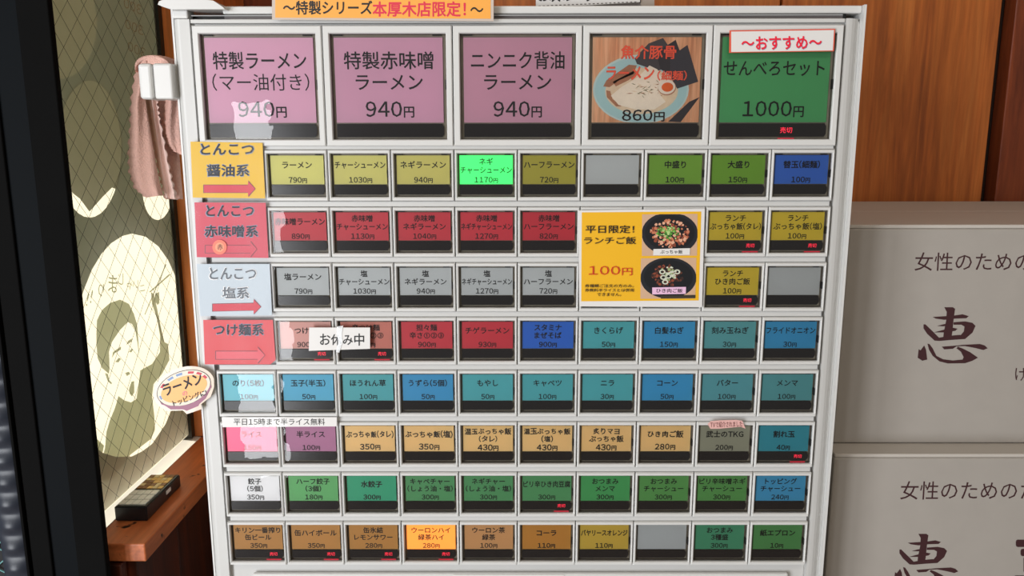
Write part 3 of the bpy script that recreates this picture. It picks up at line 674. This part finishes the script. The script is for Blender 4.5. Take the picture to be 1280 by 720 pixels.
mb = MB(); arrow(mb, 270, 331, 444, 4.8, 9, PY - .0002, mat('arrow_pink', rgb(222, 84, 94), .5), arrl); mb.build('arrow', o); laminate(o, [(253,399),(343,399),(346,457),(255,457)])
# bowl shaped topping sign, hanging off the left edge
def tr(lp, cx=231, cy=489, a=-.33, s=1): return [(cx + (p * math.cos(a) - q * math.sin(a)) * s, cy + (p * math.sin(a) + q * math.cos(a)) * s) for p, q in lp]
SY = -.0034
def bowl(rx, ry, dep, foot):
    L = [(rx * math.cos(math.pi + math.pi * i / 20), -3 + ry * math.sin(math.pi + math.pi * i / 20)) for i in range(21)]
    L += [(rx * .92, 7), (rx * .72, 17), (foot + 4, dep), (foot + 3, dep + 6), (-foot + 3, dep + 6), (-foot, dep), (-rx * .76, 16), (-rx * .94, 7)]
    return L
L1 = tr(bowl(39.5, 27, 22, 10))
pts = [at(a, b, SY) for a, b in L1]; n = len(pts)
mb = MB(); cream_p = mat('cream_card_edge', rgb(226, 208, 190), .35, coat=.3)
mb.flat([[(a, -b) for a, b in L1]], pxf(SY), cream_p); mb.flat([[(a, -b) for a, b in L1]], pxf(SY + .0012), cream_p)
mb.add(pts + [at(a, b, SY + .0012) for a, b in L1], [(i, (i + 1) % n, n + (i + 1) % n, n + i) for i in range(n)], cream_p)
o = mb.build('topping_sign', label='round bowl-shaped ramen topping sign stuck at the left edge of the machine', category='sign')
mb = MB(); mar = mat('maroon_print', rgb(150, 82, 112), .35); org = mat('orange_print', rgb(240, 176, 92), .35); pal = mat('pale_stripe_print', rgb(222, 214, 196), .35); bl = mat('blue_stripe_print', rgb(110, 140, 190), .35)
flatp = lambda L, d, m_: mb.flat([[(a, -b) for a, b in L]], pxf(SY - d), m_)
flatp(tr([(34 * math.cos(t), -2 + 22.5 * math.sin(t)) for t in [math.pi + math.pi * i / 20 for i in range(21)]] + [(31, 8), (22, 17), (12, 21), (10, 23), (-6, 24), (-9, 21), (-24, 16), (-31, 7)]), .0001, mar)
flatp(tr(ell(0, -4, 35, 21.5)), .00015, navy); flatp(tr(ell(0, -4, 34.2, 20.8)), .0002, pal)
for a in (-2.6, -2.1, -1.7, -1.2, -.8, -.4, 2.9):
    e = [(32.5 * math.cos(t), -4 + 19.3 * math.sin(t)) for t in (a, a + .1, a + .2, a + .26)] + [(29 * math.cos(t), -4 + 16.5 * math.sin(t)) for t in (a + .26, a + .2, a + .1, a)]
    flatp(tr(e), .00025, bl if int(a * 10) % 2 else redc)
flatp(tr(ell(0, -3, 30, 15.5)), .0003, org)
flatp(tr([(-35, -6), (-33, 4), (-24, 11), (-12, 15.4), (0, 17.3), (12, 16), (24, 11), (33, 3), (34.5, -4), (33, 6), (24, 13.6), (12, 18.5), (0, 20), (-12, 18), (-24, 13.5), (-33, 6)]), .00035, mar)
mb.build('printed_bowl', o)
mb = MB()
def st(s, cx, cy, w, h, m_, ww):
    put(mb, s, cx, -cy, 0, 0, lambda a, b: at(*tr([(a, -b)])[0], SY - .0005), m_, ww, fit=(w, h))
st('ラーメン', 0, -9, 50, 14, navy, .035); st('の', -1, 2.6, 6, 5.5, mat('pink_print', rgb(232, 120, 140), .4), .018); st('トッピングに!', 3, 9.8, 44, 7.5, navy, .018)
mb.build('lettering', o)
# orange banner on top of the machine
BYY = -.0045
Q = [(340,-60),(617,-58),(617,26.5),(340,24.5)]
o = sheet('banner', Q, BYY, mat('clear_banner_sleeve', rgb(204, 190, 178), .25, coat=.5), 'orange limited ramen series banner sticking up over the top edge', 'sign', .0012)
mb = MB(); mb.flat([[(a, -b) for a, b in [(344,-56),(613,-54),(613.5,23.5),(344,22)]]], pxf(BYY - .0001), mat('orange_banner_paper', rgb(246, 172, 78), .35, coat=.3)); mb.build('printed_sheet', o)
mb = MB(); ptext(mb, '〜特製シリーズ', 354, 1, 465, 18, BYY - .0002, inkh, .035); ptext(mb, '本厚木店限定！', 466, 2, 582, 20.5, BYY - .0002, mat('crimson_print', rgb(220, 48, 78), .4), .035); ptext(mb, '〜', 588, 9, 604, 15, BYY - .0002, inkh, .018)
mb.build('lettering', o)
# recommendation slip on the green large button
Q = [(912,38),(1044,36),(1042.5,64),(911.5,66)]
o = sheet('recommendation_slip', Q, -.0034, mat('red_slip_border', rgb(222, 92, 70), .4), 'white slip with red outline and red writing over the large green button', 'sign', .0006)
mb = MB(); mb.flat([[(a, -b) for a, b in [(914,39.5),(1042.5,37.5),(1041,63),(914,65)]]], pxf(-.0036), paperw); mb.build('printed_sheet', o)
mb = MB(); ptext(mb, '〜おすすめ〜', 927.6, 46.4, 1027.6, 62.4, -.0037, halo, .018, rot=.015); ptext(mb, '〜おすすめ〜', 927, 45.5, 1027, 61.5, -.0038, mat('cherry_print', rgb(236, 30, 60), .4), .035, rot=.015); mb.build('lettering', o)
# rice notice strip
Q = [(277,521.5),(421,521.5),(421,533),(278,534)]
o = sheet('rice_notice', Q, -.0032, paperw, 'long thin white strip about free rice above the pink rice buttons', 'sign')
mb = MB(); ptext(mb, '平日15時まで半ライス無料', 292, 523, 406, 531.5, -.0034, inkm, 0.0); mb.build('lettering', o)
# closed notice
Q = [(386.5,409.5),(462.5,409.5),(462.5,436),(386,438.5)]
o = sheet('closed_notice', Q, -.0034, paperw, 'small white handwritten slip taped across the two pink dipping noodle buttons', 'sign', .0008)
mb = MB(); ptext(mb, 'お休み中', 400, 417, 455, 432, -.0036, inkh, .018, jit=.06); mb.build('lettering', o)
mb = MB(); mb.flat([[(a, -b) for a, b in [(421,408),(429,407),(427,418),(428,428),(424,441),(420,440),(423,428),(421,418)]]], pxf(-.004), clear('shiny_tape', (.9, .92, .92, 1), 1.0, .3, 1.0, .5))
mb.build('tape', o)
# pink speech bubble
L = [(884.5,530),(888,526.5),(900,525.4),(920,524.8),(928,526),(929.5,530),(932,536),(926,533.4),(900,535.8),(888,536)]
pts = [at(a, b, -.0034) for a, b in L]
mb = MB(); pk = mat('pink_bubble_card', rgb(226, 178, 172), .4); mb.flat([[(a, -b) for a, b in L]], pxf(-.0034), pk)
o = mb.build('speech_bubble_slip', label='tiny pink speech bubble slip above the grey samurai egg rice button', category='sign')
mb = MB(); ptext(mb, 'TVで紹介されました', 888, 527, 928, 534, -.0036, mat('brown_print', rgb(96, 30, 36), .4), 0.0, rot=.03); mb.build('lettering', o)
# ---------------------------------------------------------------- lunch poster
LY = -.0034
Q = [(723,263),(881,261),(877.5,384),(724,383)]
o = sheet('lunch_poster', Q, LY, paperw, 'yellow lunch rice poster with two bowl photos covering four buttons', 'poster', .0006)
def qmap(u, v):  # 942x720 crop pixels of the poster -> photograph pixels
    return (720 + u / 5.541, 255 + v / 5.539)
def L2(lp): return [(qmap(a, b)[0], -qmap(a, b)[1]) for a, b in lp]
mb = MB(); ym = mat('poster_yellow', rgb(236, 180, 34), .4)
mb.flat([L2([(40,58),(868,52),(850,668),(36,674)])], pxf(LY - .0001), ym)
tbl = mat('poster_table', rgb(206, 170, 140), .4, noise=.1, nscale=80); bw = mat('poster_bowl', rgb(36, 38, 44), .35); bw2 = mat('poster_bowl_inside', rgb(26, 28, 32), .35)
mb.flat([L2([(458,72),(842,68),(838,358),(456,360)])], pxf(LY - .0002), tbl)
mb.flat([L2([(450,376),(834,372),(826,654),(446,656)])], pxf(LY - .0002), tbl)
def cl2(L, a, b, c, d): return [(min(c, max(a, p)), min(d, max(b, q))) for p, q in L]
mb.flat([L2(cl2(ell(650, 205, 196, 148), 458, 71, 841, 357))], pxf(LY - .0003), bw); mb.flat([L2(ell(650, 200, 172, 122))], pxf(LY - .00035), bw2)
mb.flat([L2(cl2(ell(640, 512, 194, 142), 447, 375, 832, 652))], pxf(LY - .0003), bw); mb.flat([L2(ell(640, 505, 170, 118))], pxf(LY - .00035), bw2)
random.seed(11)
meat = [mat('poster_meat', rgb(196, 120, 88), .4), mat('poster_meat_pale', rgb(222, 168, 138), .4), mat('poster_meat_dark', rgb(140, 70, 50), .4)]
green = [mat('poster_green', rgb(96, 160, 60), .4), mat('poster_green_pale', rgb(176, 206, 130), .4), mat('poster_green_dark', rgb(60, 110, 44), .4)]
def blob(cx, cy, r, d, m_, n=7):
    t0 = random.uniform(0, 6); mb.flat([L2([(cx + r * random.uniform(.6, 1.15) * math.cos(t0 + 6.283 * i / n), cy + r * random.uniform(.6, 1.15) * math.sin(t0 + 6.283 * i / n)) for i in range(n)])], pxf(LY - d), m_)
for k in range(170):
    a = random.uniform(0, 6.283); r = math.sqrt(random.random()); blob(648 + 135 * r * math.cos(a), 205 + 95 * r * math.sin(a), random.uniform(6, 15), .0004 + k * 5e-7, random.choice(meat))
for k in range(120):
    a = random.uniform(0, 6.283); r = random.random(); blob(640 + 78 * r * math.cos(a), 198 + 60 * r * math.sin(a), random.uniform(4, 10), .0005 + k * 5e-7, random.choice(green))
dm = [mat('poster_mince', rgb(92, 52, 40), .4), mat('poster_mince_dark', rgb(54, 36, 34), .4), meat[2]]
for k in range(120):
    a = random.uniform(0, 6.283); r = math.sqrt(random.random()); blob(632 + 108 * r * math.cos(a), 498 + 74 * r * math.sin(a), random.uniform(5, 12), .0004 + k * 5e-7, random.choice(dm))
wh = [mat('poster_onion', rgb(206, 210, 190), .4), mat('poster_onion_green', rgb(150, 170, 120), .4)]
for k in range(46):
    a = random.uniform(0, 6.283); r = random.random(); blob(640 + 60 * r * math.cos(a), 482 + 46 * r * math.sin(a), random.uniform(6, 10), .0005 + k * 5e-7, random.choice(wh))
for cx, cy in [(598, 470), (605, 508), (640, 500), (665, 480), (618, 540), (700, 470)]:
    mb.flat([L2(ell(cx, cy, 22, 17, 20)), L2(ell(cx, cy, 12, 9, 20))], pxf(LY - .0006), wh[0])
mb.flat([L2([(536,312),(790,306),(788,352),(534,356)])], pxf(LY - .0007), paperw)
mb.flat([L2([(528,578),(762,574),(760,622),(528,626)])], pxf(LY - .0007), mat('poster_pink_tag', rgb(232, 190, 220), .4))
mb.flat([L2([(585,634),(826,630),(826,652),(588,655)])], pxf(LY - .0006), mat('poster_caption_strip', rgb(60, 54, 44), .4))
mb.build('printed_photos', o)
mb = MB()
def lt(s, a, b, c, d, m_=inkh, w=.018, dd=.0008, j=0):
    (p, q), (r, t) = qmap(a, b), qmap(c, d); ptext(mb, s, p, q, r, t, LY - dd, m_, w, jit=j)
lt('平日限定！', 66, 148, 402, 202); lt('ランチご飯', 56, 228, 414, 278); lt('100円', 88, 430, 390, 494, mat('poster_red', rgb(200, 56, 30), .4), 0.0)
lt('券種類ご注文の方のみ。', 62, 556, 400, 578); lt('券無料半ライスとは併用', 62, 586, 400, 608) ; lt('できません。', 146, 616, 312, 638)
lt('ぶっちゃ飯', 584, 318, 738, 344); lt('ひき肉ご飯', 556, 586, 738, 614)
mb.build('lettering', o)
# ---------------------------------------------------------------- cardboard boxes on the right
carton = mat('white_carton', rgb(168, 162, 155), .7, noise=.05, nscale=60, bump=.25, bscale=25)
cartone = mat('carton_edge', rgb(196, 190, 182), .7)
brn = mat('brown_carton_print', rgb(62, 30, 34), .6)
KEI = [[(330,92),(400,92),(418,105),(405,200),(395,300),(385,350),(320,355),(325,300),(345,200),(350,130)],
 [(235,172),(340,165),(410,160),(480,150),(530,165),(510,182),(420,185),(330,195),(260,185)],
 [(160,232),(175,232),(240,295),(290,345),(250,365),(190,310),(160,265)],
 [(405,215),(500,208),(560,220),(585,245),(560,300),(500,352),(460,352),(460,325),(490,290),(495,250),(470,235),(405,235)],
 [(250,365),(265,345),(380,325),(460,318),(500,352),(380,360),(290,368)],
 [(270,245),(330,230),(400,228),(400,240),(320,248)], [(245,298),(330,275),(400,260),(438,268),(420,285),(330,298)],
 [(165,405),(180,440),(190,520),(150,530),(112,505),(120,435),(135,445)],
 [(192,390),(210,395),(235,430),(265,490),(320,518),(400,528),(480,520),(488,500),(465,455),(430,428),(440,415),(480,430),(540,460),(605,505),(560,530),(500,550),(360,552),(290,535),(235,490),(205,440)],
 [(310,415),(440,405),(480,400),(620,393),(660,405),(685,428),(650,442),(580,425),(500,410),(430,412),(400,432),(330,437)]]
def carton_box(px_left, py_ref, yf, z0, z1, tx, ty, kx, ky, ks, label, tilt=0):
    x0 = at(px_left, py_ref, yf).x; x1 = x0 + .40; yb = WY - .012
    mb = MB(); mb.box(x0, x1, yf, yb, z0, z1 - .003, carton, .0015); o = mb.build('cardboard_box', label=label, category='box', group='stacked white rice cartons')
    a = MB().box(x0 + .0005, x1 - .0005, yf + .0008, (yf + yb) / 2 - .0005, z1 - .003, z1, cartone, .001).build('top_flap', o)
    a = MB().box(x0 + .0005, x1 - .0005, (yf + yb) / 2 + .0005, yb - .001, z1 - .003, z1, cartone, .001).build('top_flap', o)
    mb = MB(); Y = yf - .00015
    m2 = MB(); put(m2, '女性のためのた', 0, 0, 0, 0, lambda p, q: at(tx + p, ty - q, Y), brn, 0.0, fit=(24.9 * 6.85, 23), shear=.06); m2.build('slogan_lettering', o)
    for i, L in enumerate(KEI): mb.flat([[(kx + a * ks / 6.547, -(ky + b * ks / 6.547)) for a, b in L]], pxf(Y - i * 6e-6), brn)
    mb.build('brush_character', o)
    return o, Y
y1, y2 = .062, .040
zt1 = at(1100, 281, y1).z; zb1 = at(1100, 554, y1).z; zt2 = zb1 - .0005
o, Y = carton_box(1041, 553, y1, zb1, zt1, 1143 + 86, 327, 1130, 370, 1, 'upper white cardboard carton with brown brush characters, top face open to view')
mb = MB(); put(mb, 'け', 0, 0, 0, 0, lambda p, q: at(1276 + p, 468 - q, Y), brn, 0.0, fit=(14, 16)); mb.build('small_character', o)
o, Y = carton_box(1043, 575, y2, zt2 - (zt1 - zb1), zt2, 1127 + 84, 613, 1102 + 0, 590 + 64.5, .915, 'lower white cardboard carton under the other, its lid edge jutting forward')
mb = MB(); put(mb, '喜', 0, 0, 0, 0, lambda p, q: at(1306 + p, 712 - q, Y), brn, .035, fit=(74, 84)); mb.build('second_character', o)
zst = zt2 - (zt1 - zb1)
t = empty('carton_stand', (0, 0, 0), 'plain timber stand carrying the white cartons beside the machine', 'stand')
MB().box(.238, .66, .03, .285, zst - .0255, zst - .0005, woodd, .002).build('stand_top', t)
for a in (.242, .62):
    for b in (.034, .245): MB().box(a, a + .036, b, b + .036, .001, zst - .026, woodd, .002).build('leg', t)
# ---------------------------------------------------------------- perforated note pad on top of the machine
nb = empty('note_pad', (0, 0, 0), 'white perforated paper pads lying on top of the machine behind its lip', 'paper pad')
YN = .012
def quadbox(name, Qd, y, th, mt, par):
    pts = [at(a, b, y) for a, b in Qd]; n = len(pts); vs = pts + [p + Vector((0, th, 0)) for p in pts]
    return MB().add(vs, [tuple(range(n)), tuple(range(n, 2 * n))[::-1]] + [(i, (i + 1) % n, n + (i + 1) % n, n + i) for i in range(n)], mt).build(name, par)
quadbox('pad_sheet', [(669.5,-50),(800,-52),(800,2.5),(735,6.5),(670,8.3)], YN, .004, mat('pad_paper', rgb(206, 204, 202), .6), nb)
quadbox('pad_backing', [(671,2),(817,-1),(817,10.5),(671,10.9)], YN + .005, .02, mat('pad_grey_edge', rgb(136, 128, 124), .7), nb)
quadbox('pad_sleeve', [(801,-50),(818,-50),(818,10),(801,10)], YN + .002, .0025, mat('pad_sleeve', rgb(160, 148, 138), .4), nb)
mb = MB(); pg = mat('perforation_dark', rgb(78, 70, 68), .6)
for k in range(24):
    x = 673 + k * 5.2; y = 7.0 - k * .22; mb.flat([[(x, -y), (x + 3, -y + .1), (x + 2.6, -y - 1.1), (x + .3, -y - 1.0)]], pxf(YN - .0001), pg)
mb.build('perforations', nb)
mb = MB(); put(mb, 'お次のーク', 0, 0, 0, 0, lambda p, q: at(708 + p, -5.5 - q, YN - .0002), inkh, .035, fit=(70, 15)) 
mb.build('lettering', nb)
# ---------------------------------------------------------------- black keypad unit on the sill
A = at(182, 652, SZ, 2); Bk = at(227, 610, SZ, 2)
kx1 = (A.x + Bk.x) / 2; ky0, ky1 = A.y, Bk.y + .003; kx0 = GX + .0015 + .0
hgt0 = at(182, 634, ky0).z - SZ; hgt1 = at(227, 593.5, ky1).z - SZ
kp = empty('keypad', (0, 0, 0), 'black keypad unit with grey keys and gold tags lying on the timber sill', 'keypad')
blk = mat('keypad_black', rgb(26, 32, 38), .35)
zz0, zz1 = SZ + .0004 + hgt0, SZ + .0004 + hgt1
kx0 = max(kx0, GX + .0105)
vs = [(kx0, ky0, SZ + .0004), (kx1, ky0, SZ + .0004), (kx1, ky1, SZ + .0004), (kx0, ky1, SZ + .0004), (kx0, ky0, zz0), (kx1, ky0, zz0), (kx1, ky1, zz1), (kx0, ky1, zz1)]
import bmesh
bm = bmesh.new(); bv = [bm.verts.new(v) for v in vs]
for f in [(0, 3, 2, 1), (4, 5, 6, 7), (0, 1, 5, 4), (1, 2, 6, 5), (2, 3, 7, 6), (3, 0, 4, 7)]: bm.faces.new([bv[i] for i in f])
bmesh.ops.bevel(bm, geom=list(bm.edges), offset=.0008, segments=2, affect='EDGES'); bm.verts.index_update()
MB().add([v.co.copy() for v in bm.verts], [[w.index for w in f.verts] for f in bm.faces], blk).build('case', kp); bm.free()
gk = mat('grey_key', rgb(242, 243, 236), .45); gd = [mat('gold_tag', rgb(250, 206, 120), .45), mat('pale_gold_tag', rgb(240, 216, 160), .45), mat('dark_gold_tag', rgb(150, 106, 60), .45)]
def keybox(u0, u1, v0, v1, mt, nm, h=.0008):
    x0_, x1_ = kx0 + (kx1 - kx0) * u0, kx0 + (kx1 - kx0) * u1; ya, yb = ky0 + (ky1 - ky0) * v0, ky0 + (ky1 - ky0) * v1
    za, zb = zz0 + (zz1 - zz0) * v0, zz0 + (zz1 - zz0) * v1
    v = [(x0_, ya, za - .0002), (x1_, ya, za - .0002), (x1_, yb, zb - .0002), (x0_, yb, zb - .0002), (x0_, ya, za + h), (x1_, ya, za + h), (x1_, yb, zb + h), (x0_, yb, zb + h)]
    MB().add(v, [(0, 3, 2, 1), (4, 5, 6, 7), (0, 1, 5, 4), (1, 2, 6, 5), (2, 3, 7, 6), (3, 0, 4, 7)], mt).build(nm, kp)
for i in range(4):
    for j in range(3): keybox(.06 + i * .215, .06 + i * .215 + .195, .05 + j * .145, .05 + j * .145 + .125, gk, 'key')
random.seed(5)
for i in range(5):
    for j in range(5): keybox(.06 + i * .17, .06 + i * .17 + .15, .53 + j * .09, .53 + j * .09 + .075, random.choice(gd), 'label_tag', .0005)
MB().box(kx1 - .0003, kx1 + .0004, ky0 + (ky1 - ky0) * .55, ky0 + (ky1 - ky0) * .68, SZ + .006, SZ + .009, whitep).build('side_switch', kp)
